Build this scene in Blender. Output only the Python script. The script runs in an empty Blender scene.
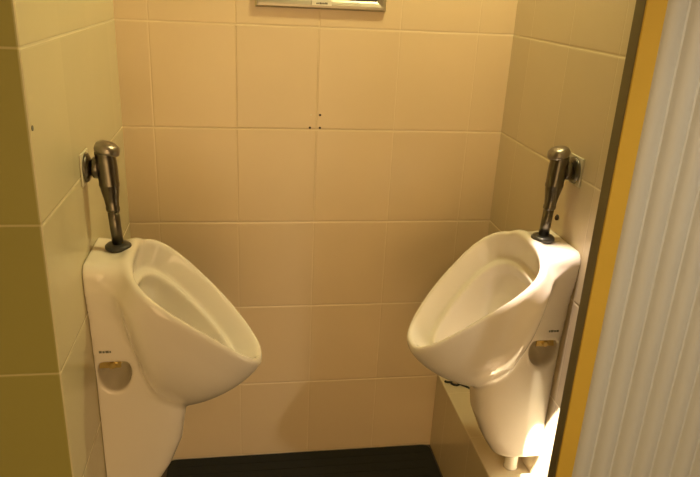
import bpy, bmesh, math, random
import numpy as np
from mathutils import Vector, Matrix, Euler

S = bpy.context.scene
C = S.collection

# ------------------------------------------------------------------ camera
cam_data = bpy.data.cameras.new('camera')
cam = bpy.data.objects.new('camera', cam_data)
C.objects.link(cam)
S.camera = cam
cam_data.sensor_fit = 'HORIZONTAL'
cam_data.sensor_width = 36.0
cam_data.lens = 666.35 / 700 * 36.0
cam_data.clip_start = 0.02
PITCH, YAW, ROLL = -0.3617, -0.1689, 0.0494
_f = Vector((-math.sin(YAW) * math.cos(PITCH), math.cos(YAW) * math.cos(PITCH), math.sin(PITCH)))
_r = Vector((math.cos(YAW), math.sin(YAW), 0))
_u = _r.cross(_f)
_r2 = math.cos(ROLL) * _r + math.sin(ROLL) * _u
_u2 = -math.sin(ROLL) * _r + math.cos(ROLL) * _u
cam.matrix_world = Matrix(((_r2.x, _u2.x, -_f.x, 0.2888), (_r2.y, _u2.y, -_f.y, -1.6739),
                           (_r2.z, _u2.z, -_f.z, 1.3387), (0, 0, 0, 1)))

# ------------------------------------------------------------------ world, lamps, exposure
S.view_settings.view_transform = 'Standard'
S.view_settings.look = 'None'
S.view_settings.gamma = 1.0
S.view_settings.use_curve_mapping = False
S.view_settings.exposure = 0.06
world = bpy.data.worlds.new('world')
S.world = world
world.use_nodes = True
world.node_tree.nodes['Background'].inputs[0].default_value = (0.9, 0.8, 0.6, 1)
world.node_tree.nodes['Background'].inputs[1].default_value = 0.02

CEIL = 2.12
def spot(name, loc, target, power, color, angle, blend, radius):
    d = bpy.data.lights.new(name, 'SPOT')
    d.energy = power; d.color = color; d.spot_size = math.radians(angle); d.spot_blend = blend
    d.shadow_soft_size = radius
    o = bpy.data.objects.new(name, d)
    o.location = loc
    o.rotation_euler = (Vector(target) - Vector(loc)).to_track_quat('-Z', 'Y').to_euler()
    C.objects.link(o)
    return o
# the alcove's two warm downlights, the bright one over the right urinal, the cooler room lamp
LAMPS = [(0.76, -0.38), (0.90, -0.38)]
for (lx, ly), lc in zip(LAMPS, ((1.0, 0.86, 0.38), (1.0, 0.84, 0.42))):
    spot('warm_downlight_beam', (lx, ly, CEIL - 0.03), (lx - 0.06, ly + 0.02, 0), 14, lc, 150, 0.6, 0.035)
BRIGHT = (0.80, -0.55)
spot('bright_downlight_beam', (*BRIGHT, CEIL - 0.03), (0.880, -0.535, 0.85), 270, (1.0, 0.78, 0.64), 10.5, 1.0, 0.010)
ACCENT = (0.524, -1.088)
spot('accent_beam', (*ACCENT, CEIL - 0.05), (0.982, -0.490, 0.285), 2100, (1.0, 0.90, 0.74), 3.0, 0.06, 0.004)  # added narrow beam, aimed to make the white patch below the right urinal
spot('room_lamp_beam', (0.50, -2.45, CEIL - 0.03), (0.6, -0.6, 0.7), 18, (1.0, 0.60, 0.25), 110, 0.8, 0.06)

ad = bpy.data.lights.new('front_fill_light', 'AREA')      # added soft low fill from behind the visitor, no doorway there
ad.shape = 'RECTANGLE'; ad.size = 1.1; ad.size_y = 1.3; ad.energy = 14; ad.color = (1.0, 0.63, 0.27)
ao = bpy.data.objects.new('front_fill_light', ad); ao.location = (0.45, -2.6, 0.75)
ao.rotation_euler = (math.pi / 2, 0, 0); C.objects.link(ao)
DOOR_FILL = (1.40, -1.75)
spot('door_fill_beam', (*DOOR_FILL, CEIL - 0.03), (1.12, -0.74, 0.85), 46, (1.0, 0.90, 0.70), 52, 1.0, 0.05)  # added fill, cone kept to the ribbed door

# ------------------------------------------------------------------ materials
def new_mat(name):
    m = bpy.data.materials.new(name); m.use_nodes = True
    nt = m.node_tree
    return m, nt, nt.nodes['Principled BSDF']

def math_node(nt, op, a, b=None, c=None):
    n = nt.nodes.new('ShaderNodeMath'); n.operation = op
    for i, v in enumerate((a, b, c)):
        if v is None: continue
        if isinstance(v, (int, float)): n.inputs[i].default_value = v
        else: nt.links.new(v, n.inputs[i])
    return n.outputs[0]

def mix_col(nt, fac, a, b):
    n = nt.nodes.new('ShaderNodeMix'); n.data_type = 'RGBA'
    for k, v in ((0, fac), (6, a), (7, b)):
        if isinstance(v, (int, float)): n.inputs[k].default_value = v
        elif isinstance(v, tuple): n.inputs[k].default_value = v
        else: nt.links.new(v, n.inputs[k])
    return n.outputs[2]

TW, TH = 0.2, 0.2484
def tile_mat(name, axis, u0, col, grout, rough=0.24, tile_w=TW, tile_h=TH, v0=0.0, vaxis=2, var=0.05, vert=0.35):
    m, nt, bs = new_mat(name)
    geo = nt.nodes.new('ShaderNodeNewGeometry')
    sep = nt.nodes.new('ShaderNodeSeparateXYZ'); nt.links.new(geo.outputs['Position'], sep.inputs[0])
    u = math_node(nt, 'DIVIDE', math_node(nt, 'SUBTRACT', sep.outputs[axis], u0), tile_w)
    v = math_node(nt, 'DIVIDE', math_node(nt, 'SUBTRACT', sep.outputs[vaxis], v0), tile_h)
    def edge(t, size):
        fr = math_node(nt, 'FRACT', t)
        return math_node(nt, 'MULTIPLY', math_node(nt, 'MINIMUM', fr, math_node(nt, 'SUBTRACT', 1.0, fr)), size)
    eu = math_node(nt, 'ADD', math_node(nt, 'MULTIPLY', edge(u, tile_w), 1.0), 0.0022 * (1 - vert) + (0.003 if vert < 0.1 else 0.0))
    e = math_node(nt, 'MINIMUM', eu, edge(v, tile_h))
    mr = nt.nodes.new('ShaderNodeMapRange'); mr.interpolation_type = 'SMOOTHSTEP'
    nt.links.new(e, mr.inputs[0])
    mr.inputs[1].default_value = 0.0010; mr.inputs[2].default_value = 0.0024
    mr.inputs[3].default_value = 1.0; mr.inputs[4].default_value = 0.0
    comb = nt.nodes.new('ShaderNodeCombineXYZ')
    nt.links.new(math_node(nt, 'FLOOR', u), comb.inputs[0]); nt.links.new(math_node(nt, 'FLOOR', v), comb.inputs[1])
    wn = nt.nodes.new('ShaderNodeTexWhiteNoise'); nt.links.new(comb.outputs[0], wn.inputs[0])
    ns = nt.nodes.new('ShaderNodeTexNoise'); nt.links.new(geo.outputs['Position'], ns.inputs['Vector'])
    ns.inputs['Scale'].default_value = 9.0; ns.inputs['Detail'].default_value = 3.0
    val = math_node(nt, 'ADD', math_node(nt, 'MULTIPLY', wn.outputs[0], var), math_node(nt, 'MULTIPLY', ns.outputs[0], var))
    val = math_node(nt, 'ADD', val, 1.0 - var)
    hs = nt.nodes.new('ShaderNodeHueSaturation'); hs.inputs['Color'].default_value = (*col, 1)
    nt.links.new(val, hs.inputs['Value'])
    base = mix_col(nt, mr.outputs[0], hs.outputs[0], (*grout, 1))
    nt.links.new(base, bs.inputs['Base Color'])
    rr = math_node(nt, 'ADD', math_node(nt, 'MULTIPLY', mr.outputs[0], 0.5), rough)
    nt.links.new(rr, bs.inputs['Roughness'])
    mb = nt.nodes.new('ShaderNodeMapRange'); mb.interpolation_type = 'SMOOTHSTEP'
    nt.links.new(e, mb.inputs[0]); mb.inputs[1].default_value = 0.0; mb.inputs[2].default_value = 0.005
    bump = nt.nodes.new('ShaderNodeBump'); bump.inputs['Strength'].default_value = 0.45
    bump.inputs['Distance'].default_value = 0.0015
    hgt = math_node(nt, 'ADD', mb.outputs[0], math_node(nt, 'MULTIPLY', ns.outputs[0], 0.5))
    nt.links.new(hgt, bump.inputs['Height'])
    nt.links.new(bump.outputs[0], bs.inputs['Normal'])
    return m

def plain(name, col, rough=0.5, metal=0.0, noise=0.0, scale=30.0, coat=0.0, bump=0.0):
    m, nt, bs = new_mat(name)
    bs.inputs['Roughness'].default_value = rough; bs.inputs['Metallic'].default_value = metal
    if coat: bs.inputs['Coat Weight'].default_value = coat; bs.inputs['Coat Roughness'].default_value = 0.06
    tc = nt.nodes.new('ShaderNodeTexCoord')
    ns = nt.nodes.new('ShaderNodeTexNoise'); nt.links.new(tc.outputs['Object'], ns.inputs['Vector'])
    ns.inputs['Scale'].default_value = scale; ns.inputs['Detail'].default_value = 4.0
    val = math_node(nt, 'ADD', math_node(nt, 'MULTIPLY', ns.outputs[0], noise), 1.0 - noise * 0.5)
    hs = nt.nodes.new('ShaderNodeHueSaturation'); hs.inputs['Color'].default_value = (*col, 1)
    nt.links.new(val, hs.inputs['Value']); nt.links.new(hs.outputs[0], bs.inputs['Base Color'])
    if bump:
        bp = nt.nodes.new('ShaderNodeBump'); bp.inputs['Strength'].default_value = bump; bp.inputs['Distance'].default_value = 0.002
        nt.links.new(ns.outputs[0], bp.inputs['Height']); nt.links.new(bp.outputs[0], bs.inputs['Normal'])
    return m

CREAM = (0.70, 0.60, 0.42); GROUT = (0.80, 0.71, 0.52)
M_back = tile_mat('cream_tile_back', 0, 0.0744, (0.76, 0.605, 0.405), (0.86, 0.72, 0.52))  # same cream tile, pinkish light on this wall tinted into its colour
M_left = tile_mat('cream_tile_left', 1, -0.10, (0.69, 0.635, 0.42), (0.79, 0.735, 0.52), vert=0.08)  # same cream tile, yellow-green light on this side tinted into its colour
M_right = tile_mat('cream_tile_right', 1, -0.31, CREAM, GROUT)
M_pier = tile_mat('olive_tile_pier', 0, -0.16, (0.40, 0.38, 0.12), (0.60, 0.56, 0.28), rough=0.3)
M_plinth = tile_mat('cream_tile_plinth', 1, -0.31, CREAM, GROUT, tile_h=1.0, v0=-0.5)
M_floor = tile_mat('brown_floor_tile', 0, 0.0744, (0.07, 0.055, 0.04), (0.04, 0.035, 0.03), rough=0.45, tile_h=0.2, vaxis=1)
M_ceiling = plain('ceiling_paint', (0.72, 0.66, 0.52), 0.8, noise=0.05)
M_room = plain('room_paint', (0.34, 0.27, 0.14), 0.7, noise=0.08)
M_ceramic = plain('white_ceramic', (0.87, 0.82, 0.74), 0.10, noise=0.02, scale=12, coat=0.5)
M_chrome = plain('aged_chrome', (0.17, 0.155, 0.125), 0.30, 1.0, noise=0.25, scale=60)
M_capchrome = plain('worn_button_chrome', (0.34, 0.31, 0.27), 0.34, 1.0, noise=0.2, scale=80)
M_collar = plain('dark_rubber_collar', (0.06, 0.06, 0.055), 0.35, 0.4, noise=0.2)
M_gasket = plain('pale_filler_plate', (0.72, 0.68, 0.52), 0.6, noise=0.1)
M_brass = plain('brass_fixing', (0.80, 0.62, 0.25), 0.28, 1.0, noise=0.2)
M_dark = plain('dark_hole', (0.05, 0.03, 0.02), 0.8, noise=0.2)
M_mark = plain('grey_blue_mark', (0.16, 0.17, 0.14), 0.5, noise=0.1)
M_mat = plain('black_rubber', (0.005, 0.006, 0.004), 0.85, noise=0.4, scale=90, bump=0.4)
M_yellow = plain('mustard_wood', (0.62, 0.42, 0.06), 0.45, noise=0.12, scale=14)
M_edge = plain('dark_edge_strip', (0.19, 0.165, 0.09), 0.6, noise=0.1)
M_ribbed = plain('grey_blue_pvc', (0.58, 0.60, 0.58), 0.45, noise=0.06, scale=10)
M_alu = plain('brushed_aluminium', (0.50, 0.46, 0.38), 0.38, 0.9, noise=0.1)
M_poster = plain('dark_poster', (0.05, 0.045, 0.06), 0.3, noise=0.4, scale=6)
M_white = plain('white_sticker', (0.85, 0.82, 0.74), 0.5, noise=0.03)
M_ink = plain('black_ink', (0.05, 0.045, 0.04), 0.6)
M_cord = plain('black_cord', (0.015, 0.012, 0.01), 0.5, noise=0.2)
M_trim = plain('white_lamp_trim', (0.8, 0.78, 0.72), 0.4)
mg, ntg, bsg = new_mat('lamp_glass')
bsg.inputs['Emission Color'].default_value = (1.0, 0.75, 0.4, 1); bsg.inputs['Emission Strength'].default_value = 60.0
bsg.inputs['Base Color'].default_value = (0.9, 0.85, 0.75, 1)
M_glow = mg

# ------------------------------------------------------------------ helpers
def link(name, bm_or_mesh, mats, parent=None, smooth=False, loc=None):
    if isinstance(bm_or_mesh, bmesh.types.BMesh):
        bmesh.ops.recalc_face_normals(bm_or_mesh, faces=bm_or_mesh.faces[:])
        me = bpy.data.meshes.new(name); bm_or_mesh.to_mesh(me); bm_or_mesh.free()
    else:
        me = bm_or_mesh
    if not isinstance(mats, (list, tuple)): mats = [mats]
    if len(me.materials) == 0:
        for m in mats: me.materials.append(m)
    if smooth:
        for p in me.polygons: p.use_smooth = True
    o = bpy.data.objects.new(name, me); C.objects.link(o)
    if parent is not None: o.parent = parent
    if loc is not None: o.location = loc
    return o

def tag(o, label, cat, group=None):
    o['label'] = label; o['category'] = cat
    if group: o['group'] = group
    return o

def thing(name, label, cat, loc=(0, 0, 0), rz=0.0, group=None):
    o = bpy.data.objects.new(name, None); C.objects.link(o)
    o.location = loc; o.rotation_euler = (0, 0, rz); o.empty_display_size = 0.05
    return tag(o, label, cat, group)

def struct(name, bm, mats, smooth=False):
    o = link(name, bm, mats, smooth=smooth); o['kind'] = 'structure'; return o

def add_box(bm, lo, hi, bevel=0.0, seg=2):
    r = bmesh.ops.create_cube(bm, size=1.0)
    vs = r['verts']
    for v in vs:
        v.co = Vector([lo[i] + (v.co[i] + 0.5) * (hi[i] - lo[i]) for i in range(3)])
    if bevel > 0:
        es = list({e for v in vs for e in v.link_edges})
        bmesh.ops.bevel(bm, geom=es, offset=bevel, segments=seg, affect='EDGES', profile=0.5)
def box(lo, hi, bevel=0.0, seg=2):
    bm = bmesh.new(); add_box(bm, lo, hi, bevel, seg); return bm

def lathe(bm, prof, mat=Matrix(), n=40, cap=True):
    rings = []
    for r, z in prof:
        rings.append([bm.verts.new(mat @ Vector((r * math.cos(2 * math.pi * k / n), r * math.sin(2 * math.pi * k / n), z))) for k in range(n)])
    for a, b in zip(rings, rings[1:]):
        for k in range(n):
            bm.faces.new((a[k], a[(k + 1) % n], b[(k + 1) % n], b[k]))
    if cap:
        bm.faces.new(rings[0][::-1]); bm.faces.new(rings[-1])
    return bm

def tube(bm, pts, r, n=10):
    pts = [Vector(p) for p in pts]
    rings = []
    for i, p in enumerate(pts):
        d = (pts[min(i + 1, len(pts) - 1)] - pts[max(i - 1, 0)]).normalized()
        a = d.orthogonal().normalized() if i == 0 else (prev - d * prev.dot(d)).normalized()
        prev = a
        b = d.cross(a)
        rings.append([bm.verts.new(p + r * (math.cos(2 * math.pi * k / n) * a + math.sin(2 * math.pi * k / n) * b)) for k in range(n)])
    for x, y in zip(rings, rings[1:]):
        for k in range(n):
            bm.faces.new((x[k], x[(k + 1) % n], y[(k + 1) % n], y[k]))
    bm.faces.new(rings[0][::-1]); bm.faces.new(rings[-1])
    return bm

# ------------------------------------------------------------------ room shell
W = 0.967; D = 0.709; XL, XR, YF = -0.95, 1.95, -2.65
def two_tone_wall(name, lo, hi, side_mat, front_mat, bevel_x):
    bm = box(lo, hi)
    es = [e for e in bm.edges if all(abs(v.co.x - bevel_x) < 1e-5 and abs(v.co.y + D) < 1e-5 for v in e.verts)]
    bmesh.ops.bevel(bm, geom=es, offset=0.004, segments=3, affect='EDGES', profile=0.5)
    bm.faces.ensure_lookup_table()
    bmesh.ops.recalc_face_normals(bm, faces=bm.faces[:])
    for f in bm.faces:
        f.material_index = 1 if f.normal.y < -0.95 else 0
    return struct(name, bm, [side_mat, front_mat])
struct('floor', box((XL - 0.1, YF - 0.1, -0.12), (XR + 0.1, 0.1, -0.006)), M_floor)
struct('ceiling', box((XL - 0.1, YF - 0.1, CEIL), (XR + 0.1, 0.1, CEIL + 0.1)), M_ceiling)
struct('wall_back', box((0.0, 0.0, -0.006), (W, 0.1, CEIL)), M_back)
two_tone_wall('wall_left', (XL - 0.1, -D, -0.006), (0.0, 0.1, CEIL), M_left, M_pier, 0.0)
two_tone_wall('wall_right', (W, -D, -0.006), (XR + 0.1, 0.1, CEIL), M_right, M_right, W)
struct('wall_front', box((XL - 0.1, YF - 0.1, -0.006), (XR + 0.1, YF, CEIL)), M_room)
struct('wall_outer_left', box((XL - 0.1, YF, -0.006), (XL, -D, CEIL)), M_room)
struct('wall_outer_right', box((XR, YF, -0.006), (XR + 0.1, -D, CEIL)), M_room)
struct('trim_1', box((0.862, -D + 0.002, -0.006), (W, 0.0, 0.258), 0.003, 2), M_plinth)   # tiled ledge along the right wall

# ------------------------------------------------------------------ urinal body by implicit surface
def smin(a, b, k):
    h = np.clip(0.5 + 0.5 * (b - a) / k, 0, 1)
    return b + (a - b) * h - k * h * (1 - h)
def smax(a, b, k): return -smin(-a, -b, k)

def surface_nets(F, lo, h):
    inside = F < 0
    nx, ny, nz = F.shape
    cnt = np.zeros((nx - 1, ny - 1, nz - 1), int)
    acc = np.zeros((nx - 1, ny - 1, nz - 1, 3)); num = np.zeros((nx - 1, ny - 1, nz - 1))
    corners = [(i, j, k) for i in (0, 1) for j in (0, 1) for k in (0, 1)]
    def sub(A, c): return A[c[0]:nx - 1 + c[0], c[1]:ny - 1 + c[1], c[2]:nz - 1 + c[2]]
    for a in corners:
        for ax in range(3):
            if a[ax] == 1: continue
            b = list(a); b[ax] = 1; b = tuple(b)
            fa, fb = sub(F, a), sub(F, b)
            cr = (fa < 0) != (fb < 0)
            den = np.where(cr, fa - fb, 1.0)
            t = np.where(cr, fa / den, 0)
            for q in range(3):
                acc[..., q] += np.where(cr, a[q] + (t if q == ax else 0), 0)
            num += cr
    act = num > 0
    idx = -np.ones(act.shape, int); idx[act] = np.arange(act.sum())
    I = np.argwhere(act)
    V = (I + acc[act] / num[act][:, None]) * h + np.array(lo)
    faces = []
    for ax in range(3):
        o1, o2 = [q for q in range(3) if q != ax]
        sl_a = [slice(None)] * 3; sl_b = [slice(None)] * 3
        sl_a[ax] = slice(0, -1); sl_b[ax] = slice(1, None)
        ch = inside[tuple(sl_a)] != inside[tuple(sl_b)]
        for (i, j, k) in np.argwhere(ch):
            p = [i, j, k]
            if p[o1] == 0 or p[o2] == 0 or p[o1] >= F.shape[o1] - 1 or p[o2] >= F.shape[o2] - 1: continue
            q = []
            for d1, d2 in ((-1, -1), (0, -1), (0, 0), (-1, 0)):
                r = list(p); r[o1] += d1; r[o2] += d2
                q.append(idx[tuple(r)])
            flip = inside[i, j, k] != (ax == 1)
            faces.append(q if flip else q[::-1])
    return V, faces

def urinal_mesh():
    h = 0.0034
    lo = np.array([-0.0051, -0.172, 0.27])
    n = (np.array([0.352, 0.172, 0.885]) - lo) / h
    gx, gy, gz = [lo[i] + h * np.arange(int(n[i]) + 1) for i in range(3)]
    d, y, z = np.meshgrid(gx, gy, gz, indexing='ij')
    Lr = math.hypot(0.243, 0.228); a = Lr / 2 * 1.02
    ud, uz = 0.243 / Lr, -0.228 / Lr
    nd, nz_ = 0.228 / Lr, 0.243 / Lr
    cd, cz = 0.2025, 0.731
    u = (d - cd) * ud + (z - cz) * uz
    w = -((d - cd) * nd + (z - cz) * nz_)
    w = w + 0.011 * np.clip(1 - (u / a) ** 2, 0, 1)      # the rim bows up a little along its sides
    egg, nn, hw = 0.38, 2.75, 0.125
    def outline(front, back, sy):       # egg-shaped ring between two ends along the rim axis
        X = (u - (front + back) / 2) / np.maximum((front - back) / 2, 1e-3)
        wid = hw * sy * np.clip(1 - egg * np.clip(X, -1.3, 1.3), 0.25, 2)
        return (np.abs(X) ** nn + np.abs(y / wid) ** nn) ** (1 / nn) - 1
    def norm(F, lim=0.08):
        g = np.gradient(F, h)
        m = np.sqrt(g[0] ** 2 + g[1] ** 2 + g[2] ** 2)
        return np.clip(F / np.maximum(m, 3.0), -lim, lim)
    wp = np.clip(w, 0, None)
    front = 0.003 + 0.5 * wp + a * np.clip(1 - (wp / 0.225) ** 1.45, 0.02, 1)
    back = np.interp(wp, [0, 0.05, 0.08, 0.12, 0.15, 0.2, 0.225], [-0.176, -0.163, -0.130, -0.082, -0.040, 0.030, 0.09])
    back = np.minimum(back, front - 0.004)
    side = 1.03 * np.clip(1 - (wp / 0.235) ** 2.8, 0.02, 1)
    bowl = norm(outline(front, back, side))
    bowl = smax(bowl, -w, 0.016)
    bowl = smax(bowl, w - 0.222, 0.012)
    # wall body and skirt
    zk = [0.28, 0.30, 0.368, 0.43, 0.49, 0.56, 0.66, 0.78, 0.87]
    df = np.interp(z, zk, [0.080, 0.088, 0.13, 0.155, 0.164, 0.158, 0.14, 0.11, 0.085])
    hb = np.interp(z, [0.28, 0.45, 0.62, 0.74, 0.80, 0.87], [0.056, 0.058, 0.060, 0.070, 0.082, 0.086])
    pe = np.interp(z, [0.6, 0.76, 0.86], [4.0, 3.6, 2.6])
    body = (np.abs(d / df) ** pe + np.abs(y / hb) ** pe) ** (1 / pe) - 1
    body = norm(body)
    body = smax(body, z - 0.854 + 0.10 * np.clip(d, 0, 1), 0.028)
    body = smax(body, 0.327 - z, 0.008)
    F = smin(bowl, body, np.interp(z, [0.54, 0.68, 0.78], [0.010, 0.018, 0.036]))
    # funnel and basin
    wq = np.clip(w, -0.02, 0.2)
    fr = np.interp(wq, [-0.02, 0, 0.06], [0.162, 0.160, 0.146])
    bk = np.interp(wq, [-0.02, 0, 0.06], [-0.173, -0.164, -0.134])
    sd = np.interp(wq, [-0.02, 0, 0.06], [0.97, 0.935, 0.84])
    f1 = smax(norm(outline(fr, bk, sd)), w - 0.056, 0.003)
    kw = [0.0, 0.055, 0.085, 0.12, 0.15, 0.172, 0.190]
    fr = np.interp(wp, kw, [0.127, 0.129, 0.130, 0.129, 0.124, 0.113, 0.095])
    bk = np.interp(wp, kw, [-0.120, -0.118, -0.106, -0.068, -0.020, 0.02, 0.03])
    sd = np.interp(wp, kw, [0.73, 0.73, 0.73, 0.70, 0.63, 0.48, 0.25])
    f2 = norm(outline(fr, bk, sd))
    f2 = smax(smax(f2, w - 0.187, 0.01), 0.04 - w, 0.003)
    cut = smin(f1, f2, 0.003)
    F = smax(F, -cut, 0.009)
    # side access holes
    he = np.sqrt(((d - 0.036) / 0.031) ** 2 + ((z - 0.615) / 0.042) ** 2) - 1
    he = norm(he)
    he = smax(he, z - 0.640, 0.006)
    F = smax(F, -he, 0.006)
    # flat back against the wall
    F = np.maximum(F, 0.0005 - d)
    V, faces = surface_nets(F, lo, h)
    me = bpy.data.meshes.new('ceramic_bowl')
    me.from_pydata([tuple(v) for v in V], [], [tuple(int(i) for i in f) for f in faces])
    bm = bmesh.new(); bm.from_mesh(me)
    back = [v for v in bm.verts if v.co.x > 0.004]
    for _ in range(4):
        bmesh.ops.smooth_vert(bm, verts=back, factor=0.5, use_axis_x=True, use_axis_y=True, use_axis_z=True)
    bmesh.ops.recalc_face_normals(bm, faces=bm.faces[:])
    bm.to_mesh(me); bm.free()
    me.update()
    return me

U_MESH = urinal_mesh()
from mathutils.bvhtree import BVHTree
U_BVH = BVHTree.FromPolygons([v.co for v in U_MESH.vertices], [tuple(p.vertices) for p in U_MESH.polygons])

def make_urinal(label, loc, rz, near, foot_z):
    root = thing('urinal', label, 'urinal', loc, rz, 'facing urinals')
    link('bowl', U_MESH, M_ceramic, root, smooth=True)
    # outlet pipe under the skirt
    bm = lathe(bmesh.new(), [(0.017, foot_z), (0.017, foot_z + 0.004), (0.0155, foot_z + 0.008), (0.0155, 0.332), (0.012, 0.336)],
               Matrix.Translation((0.040, 0, 0)), 28)
    link('outlet_pipe', bm, M_ceramic, root, smooth=True)
    # fixing bolts in the side access holes
    for s in (near,):
        bm = bmesh.new()
        rot = Matrix.Translation((0.030, s * 0.041, 0.627)) @ Matrix.Rotation(-s * math.pi / 2, 4, 'X')
        lathe(bm, [(0.0105, -0.002), (0.0105, 0.003), (0.0075, 0.0035), (0.0075, 0.010), (0.005, 0.012)], rot, 6)
        add_box(bm, (0.004, min(s * 0.037, s * 0.042), 0.617), (0.046, max(s * 0.037, s * 0.042), 0.634), 0.0006, 1)
        o = link('fixing_bolt', bm, M_brass, root)
        o['label'] = 'brass fixing bolt in the side access hole'
    # small printed mark above the hole on the side seen by the visitor
    bm = bmesh.new()
    ym = U_BVH.ray_cast(Vector((0.023, near * 0.3, 0.6667)), Vector((0, -near, 0)))[0].y
    for i, (x0, x1) in enumerate(((0.012, 0.017), (0.0185, 0.0225), (0.024, 0.030), (0.0312, 0.034))):
        add_box(bm, (x0, ym - 0.0012, 0.6645), (x1, ym + 0.0012, 0.6690 - 0.0006 * (i % 2)))
    o = link('printed_mark', bm, M_mark, root); o['label'] = 'small grey printed mark above the access hole'
    return root

def lean(bm):
    for v in bm.verts: v.co.x -= 0.011 * max(0.0, v.co.z - 0.855) / 0.19
    return bm

def make_valve(label, loc, rz, drop=0.0):
    root = thing('flush_valve', label, 'flush valve', loc, rz, 'urinal flush valves')
    ax = 0.050
    T = Matrix.Translation((ax, 0, 0))
    z0 = 0.8555 - drop
    link('collar', lathe(bmesh.new(), [(0.022, z0 - 0.003), (0.0245, z0 - 0.001), (0.0245, z0 + 0.004), (0.021, z0 + 0.0075), (0.0125, z0 + 0.0085)], T), M_collar, root, True)
    link('pipe', lean(lathe(bmesh.new(), [(0.0108, z0 + 0.002), (0.0108, 0.936)], T)), M_chrome, root, True)
    prof = [(0.0112, 0.921), (0.0128, 0.924), (0.0128, 0.930), (0.0120, 0.932), (0.0135, 0.945), (0.0165, 0.962), (0.0176, 0.970), (0.0186, 0.972),
            (0.0186, 0.977), (0.0180, 0.979), (0.0190, 1.000), (0.0192, 1.018), (0.0182, 1.029), (0.0188, 1.031), (0.0188, 1.036), (0.012, 1.038)]
    link('valve_body', lean(lathe(bmesh.new(), prof, T)), M_chrome, root, True)
    tilt = Matrix.Translation((ax + 0.003, 0, 1.034)) @ Matrix.Rotation(math.radians(16), 4, 'Y')
    prof = [(0.014, -0.002), (0.0215, 0.0), (0.0228, 0.004), (0.0224, 0.009), (0.0205, 0.0145), (0.0150, 0.0185), (0.008, 0.0205), (0.0015, 0.021)]
    cap = link('push_button', lean(lathe(bmesh.new(), prof, tilt)), M_capchrome, root, True)
    cap['label'] = 'worn shiny domed push button'
    X = Matrix.Rotation(math.pi / 2, 4, 'Y')
    H = Matrix.Translation((0, 0, 1.006)) @ X
    link('inlet_stub', lathe(bmesh.new(), [(0.0150, 0.008), (0.0150, 0.017), (0.0190, 0.0175), (0.0200, 0.019), (0.0200, 0.026), (0.0190, 0.0275), (0.0150, 0.028), (0.0140, 0.040)], H, 32), M_chrome, root, True)
    link('wall_flange', lathe(bmesh.new(), [(0.026, 0.0035), (0.0275, 0.005), (0.0265, 0.0085), (0.018, 0.013), (0.013, 0.0135)], H), M_chrome, root, True)
    o = link('backing_plate', box((0.0005, -0.029, 0.976), (0.004, 0.029, 1.036), 0.001, 1), M_gasket, root)
    o['label'] = 'pale square plate behind the flange'
    return root

YL, YR = -0.437, -0.427
make_urinal('white ceramic urinal mounted on the left wall, facing right', (0, YL, -0.006), 0.0, -1, 0.001)
make_urinal('white ceramic urinal on the right wall above the tiled ledge, facing left', (W, YR, 0), math.pi, 1, 0.2585)
make_valve('dark chrome push flush valve standing on the left urinal', (0, YL + 0.008, 0), 0.0, 0.007)
make_valve('chrome push flush valve standing on the right urinal, nearest the ribbed door', (W, YR, 0), math.pi)

# ------------------------------------------------------------------ folding door at the right
door = thing('folding_door', 'grey ribbed folding door with a mustard yellow edge, right foreground', 'door', (0.86, -0.725, 0))
x0 = 0.0
link('edge_strip', box((0.0, -0.0125, 0.0), (0.006, 0.0130, 2.06), 0.001, 1), M_edge, door)['label'] = 'dark olive edge strip facing the urinals'
link('stile', box((0.0005, -0.0165, 0.0), (0.033, -0.0128, 2.06), 0.001, 1), M_yellow, door)['label'] = 'mustard yellow upright stile'
PER = 0.043
def rib_profile():
    pts = []
    x = 0.033
    end = 0.033 + PER * 20
    while x < end - 1e-6:
        for t in np.linspace(0, 1, 12, endpoint=False):
            yv = -0.007 - 0.0125 * math.sin(math.pi * min(1, t / 0.9)) ** 0.75 * (1 - 0.25 * t) if t < 0.9 else -0.007
            pts.append((x + t * PER, yv))
        x += PER
    pts.append((end, -0.007))
    return pts
bm = bmesh.new()
P = rib_profile()
f0 = [bm.verts.new((x, yv, 0.0)) for x, yv in P]; f1 = [bm.verts.new((x, yv, 2.06)) for x, yv in P]
b0 = [bm.verts.new((x, 0.010, 0.0)) for x in (P[0][0], P[-1][0])]; b1 = [bm.verts.new((x, 0.010, 2.06)) for x in (P[0][0], P[-1][0])]
for i in range(len(P) - 1):
    bm.faces.new((f0[i], f0[i + 1], f1[i + 1], f1[i]))
bm.faces.new((b0[0], b0[1], b1[1], b1[0]))
bm.faces.new((f0[0], f1[0], b1[0], b0[0])); bm.faces.new((f0[-1], b0[1], b1[1], f1[-1]))
bm.faces.new(f1 + [b1[1], b1[0]]); bm.faces.new([b0[0], b0[1]] + f0[::-1])
o = link('ribbed_panel', bm, M_ribbed, door, smooth=True)
for p in o.data.polygons:
    p.use_smooth = abs(p.normal.z) < 0.5 and len(p.vertices) == 4
o['label'] = 'grey blue ribbed panel'
o.data.set_sharp_from_angle(angle=math.radians(40))
# door stands on the floor
door.location.z = -0.006

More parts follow.
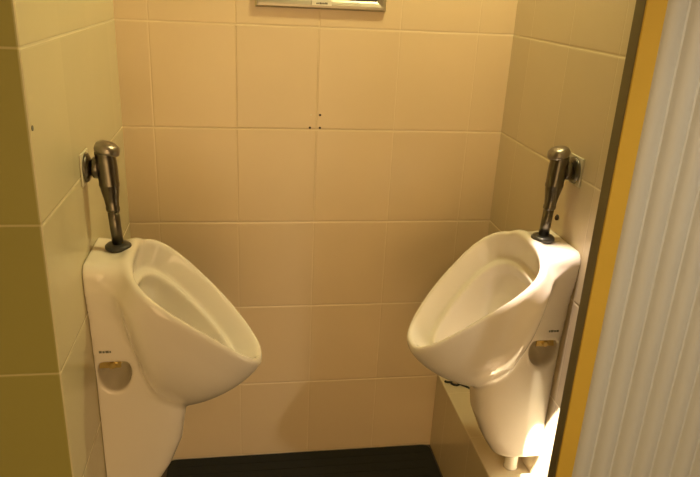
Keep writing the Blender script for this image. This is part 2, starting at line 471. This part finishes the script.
# ------------------------------------------------------------------ rubber mat
bm = bmesh.new()
pts = []
mx0, mx1, my0, my1, r = 0.062, 0.856, -1.35, -0.006, 0.022
for cx, cy, a0 in ((mx1 - r, my1 - r, 0), (mx0 + r, my1 - r, 90), (mx0 + r, my0 + r, 180), (mx1 - r, my0 + r, 270)):
    for k in range(7):
        t = math.radians(a0 + 15 * k); pts.append((cx + r * math.cos(t), cy + r * math.sin(t)))
lo = [bm.verts.new((x, y, -0.006)) for x, y in pts]; hi = [bm.verts.new((x, y, 0.001)) for x, y in pts]
top = bm.faces.new(hi); bm.faces.new(lo[::-1])
for i in range(len(pts)):
    bm.faces.new((lo[i], lo[(i + 1) % len(pts)], hi[(i + 1) % len(pts)], hi[i]))
for k in range(38):   # moulded ridges across the mat
    yy = my1 - 0.03 - k * 0.0345
    add_box(bm, (mx0 + 0.03, yy - 0.006, 0.0005), (mx1 - 0.03, yy + 0.006, 0.0022))
tag(link('floor_mat', bm, M_mat), 'black rubber mat with rounded corners on the floor between the urinals', 'mat')

# ------------------------------------------------------------------ picture frame on the back wall
fr = thing('poster_frame', 'aluminium snap frame with a dark poster high on the back wall', 'frame', (0.4765, 0, 1.284), math.radians(0))
hwid, hh, bar = 0.1565, 0.432, 0.022
bm = bmesh.new()
prof = [(0.0, 0.0005), (0.0, 0.008), (0.004, 0.0125), (0.010, 0.0135), (0.018, 0.0105), (bar, 0.0075), (bar, 0.0005)]
cors = [(-hwid, 0, 1, 1), (hwid, 0, -1, 1), (hwid, hh, -1, -1), (-hwid, hh, 1, -1)]
rings = [[bm.verts.new((cx + sx * t, -dep, cz + sz * t)) for t, dep in prof] for cx, cz, sx, sz in cors]
for i in range(4):
    A, B = rings[i], rings[(i + 1) % 4]
    for k in range(len(prof)):
        kk = (k + 1) % len(prof)
        bm.faces.new((A[k], B[k], B[kk], A[kk]))
link('frame_bars', bm, M_alu, fr)
o = link('poster', box((-hwid + bar - 0.003, -0.006, bar - 0.003), (hwid - bar + 0.003, -0.0008, hh - bar + 0.003)), M_poster, fr)
o['label'] = 'dark poster'
bm = box((-hwid + bar - 0.001, -0.0066, bar - 0.001), (-0.010, -0.0061, bar + 0.16))
link('pale_panel', bm, M_white, o)['label'] = 'pale left part of the poster'
st = link('sticker', box((-0.0235, -0.0142, 0.0085), (0.0235, -0.0134, 0.0235), 0.0002, 1), M_white, fr); st['label'] = 'white sticker on the lower frame bar'
bm = bmesh.new()
random.seed(4)
x = -0.013
while x < 0.012:
    wd = random.uniform(0.0014, 0.0030)
    add_box(bm, (x, -0.0146, 0.0115), (x + wd, -0.0141, 0.0115 + random.uniform(0.003, 0.0042)))
    x += wd + 0.0009
link('print', bm, M_ink, st)
fr.rotation_euler = (0, 0, 0)

# ------------------------------------------------------------------ small things on the walls
GH = 'drill holes around the tile crossing'
for (hx, hz, lab) in ((0.459, 1.031, 'faint plugged drill hole upper left of four at the tile crossing, back wall'),
                      (0.482, 1.031, 'dark plugged drill hole upper right of four at the tile crossing, back wall'),
                      (0.457, 0.9985, 'dark plugged drill hole lower left of four at the tile crossing, back wall'),
                      (0.4825, 0.9985, 'dark plugged drill hole lower right of four at the tile crossing, back wall')):
    rr = 0.0017 if lab.startswith('faint') else 0.0030
    R_ = Matrix.Translation((hx, 0, hz)) @ Matrix.Rotation(math.pi / 2, 4, 'X')
    bm = lathe(bmesh.new(), [(rr, 0.0002), (rr, 0.0009), (rr * 0.6, 0.0012), (rr * 0.5, 0.0006)], R_, 14)
    tag(link('wall_plug', bm, M_gasket if lab.startswith('faint') else M_dark), lab, 'wall plug', GH)
R_ = Matrix.Translation((W, -0.383, 0.886)) @ Matrix.Rotation(-math.pi / 2, 4, 'Y')
sc = thing('wall_screw', 'rusty dark screw in the right wall beside the flush pipe', 'screw', (W, -0.383, 0.886))
Rl = Matrix.Rotation(-math.pi / 2, 4, 'Y')
link('screw_head', lathe(bmesh.new(), [(0.0052, 0.0030), (0.0052, 0.0046), (0.003, 0.0062), (0.001, 0.0064)], Rl, 18), M_dark, sc, True)
link('plug_collar', lathe(bmesh.new(), [(0.0065, 0.0003), (0.0065, 0.0025), (0.0045, 0.0035)], Rl @ Matrix.Translation((0.001, 0.001, 0)), 18), M_collar, sc, True)
R_ = Matrix.Rotation(math.pi / 2, 4, 'Y')
tag(link('wall_plug', lathe(bmesh.new(), [(0.004, 0.0003), (0.004, 0.0012), (0.002, 0.0016)], Matrix.Translation((0, -0.700, 1.134)) @ R_, 14), M_mark),
    'small dark plug near the front edge of the left wall', 'wall plug')
# scrap of black cord lying on the ledge in the back corner
bm = bmesh.new()
cp = [(0.866, -0.030), (0.873, -0.035), (0.881, -0.036), (0.889, -0.036), (0.896, -0.039), (0.908, -0.048), (0.920, -0.060), (0.931, -0.074)]
tube(bm, [(x + 0.004, y - 0.022, 0.2617 + (0.004 if i in (3, 4) else 0)) for i, (x, y) in enumerate(cp)], 0.0036)
cp = [(0.882, -0.042), (0.888, -0.050), (0.896, -0.053), (0.904, -0.050)]
tube(bm, [(x + 0.004, y - 0.022, 0.2612) for x, y in cp], 0.0030)
tag(link('cord_scrap', bm, M_cord, smooth=True), 'scrap of black cord lying on the tiled ledge under the right urinal', 'cord')

# ------------------------------------------------------------------ lamp fittings in the ceiling
for i, (lx, ly, lab) in enumerate(((LAMPS[0][0], LAMPS[0][1], 'round recessed ceiling lamp over the left urinal'),
                                   (LAMPS[1][0], LAMPS[1][1], 'round recessed ceiling lamp over the right urinal'),
                                   (BRIGHT[0], BRIGHT[1], 'round recessed ceiling lamp nearest the ribbed door'),
                                   (0.50, -2.45, 'round recessed ceiling lamp behind the visitor'),
                                   (DOOR_FILL[0], DOOR_FILL[1], 'added recessed ceiling lamp to brighten the ribbed door, right of the visitor'),
                                   (ACCENT[0], ACCENT[1], 'added recessed ceiling lamp for the white patch, just outside the alcove, midway between the urinals'))):
    t = thing('ceiling_lamp', lab, 'ceiling lamp', (lx, ly, CEIL), 0, 'recessed ceiling lamps')
    link('trim_ring', lathe(bmesh.new(), [(0.036, -0.001), (0.058, -0.001), (0.060, -0.006), (0.050, -0.012), (0.040, -0.010)], n=36), M_trim, t, True)
    link('lamp_glass', lathe(bmesh.new(), [(0.034, -0.001), (0.034, -0.004), (0.020, -0.006), (0.002, -0.007)], n=30), M_glow, t, True)
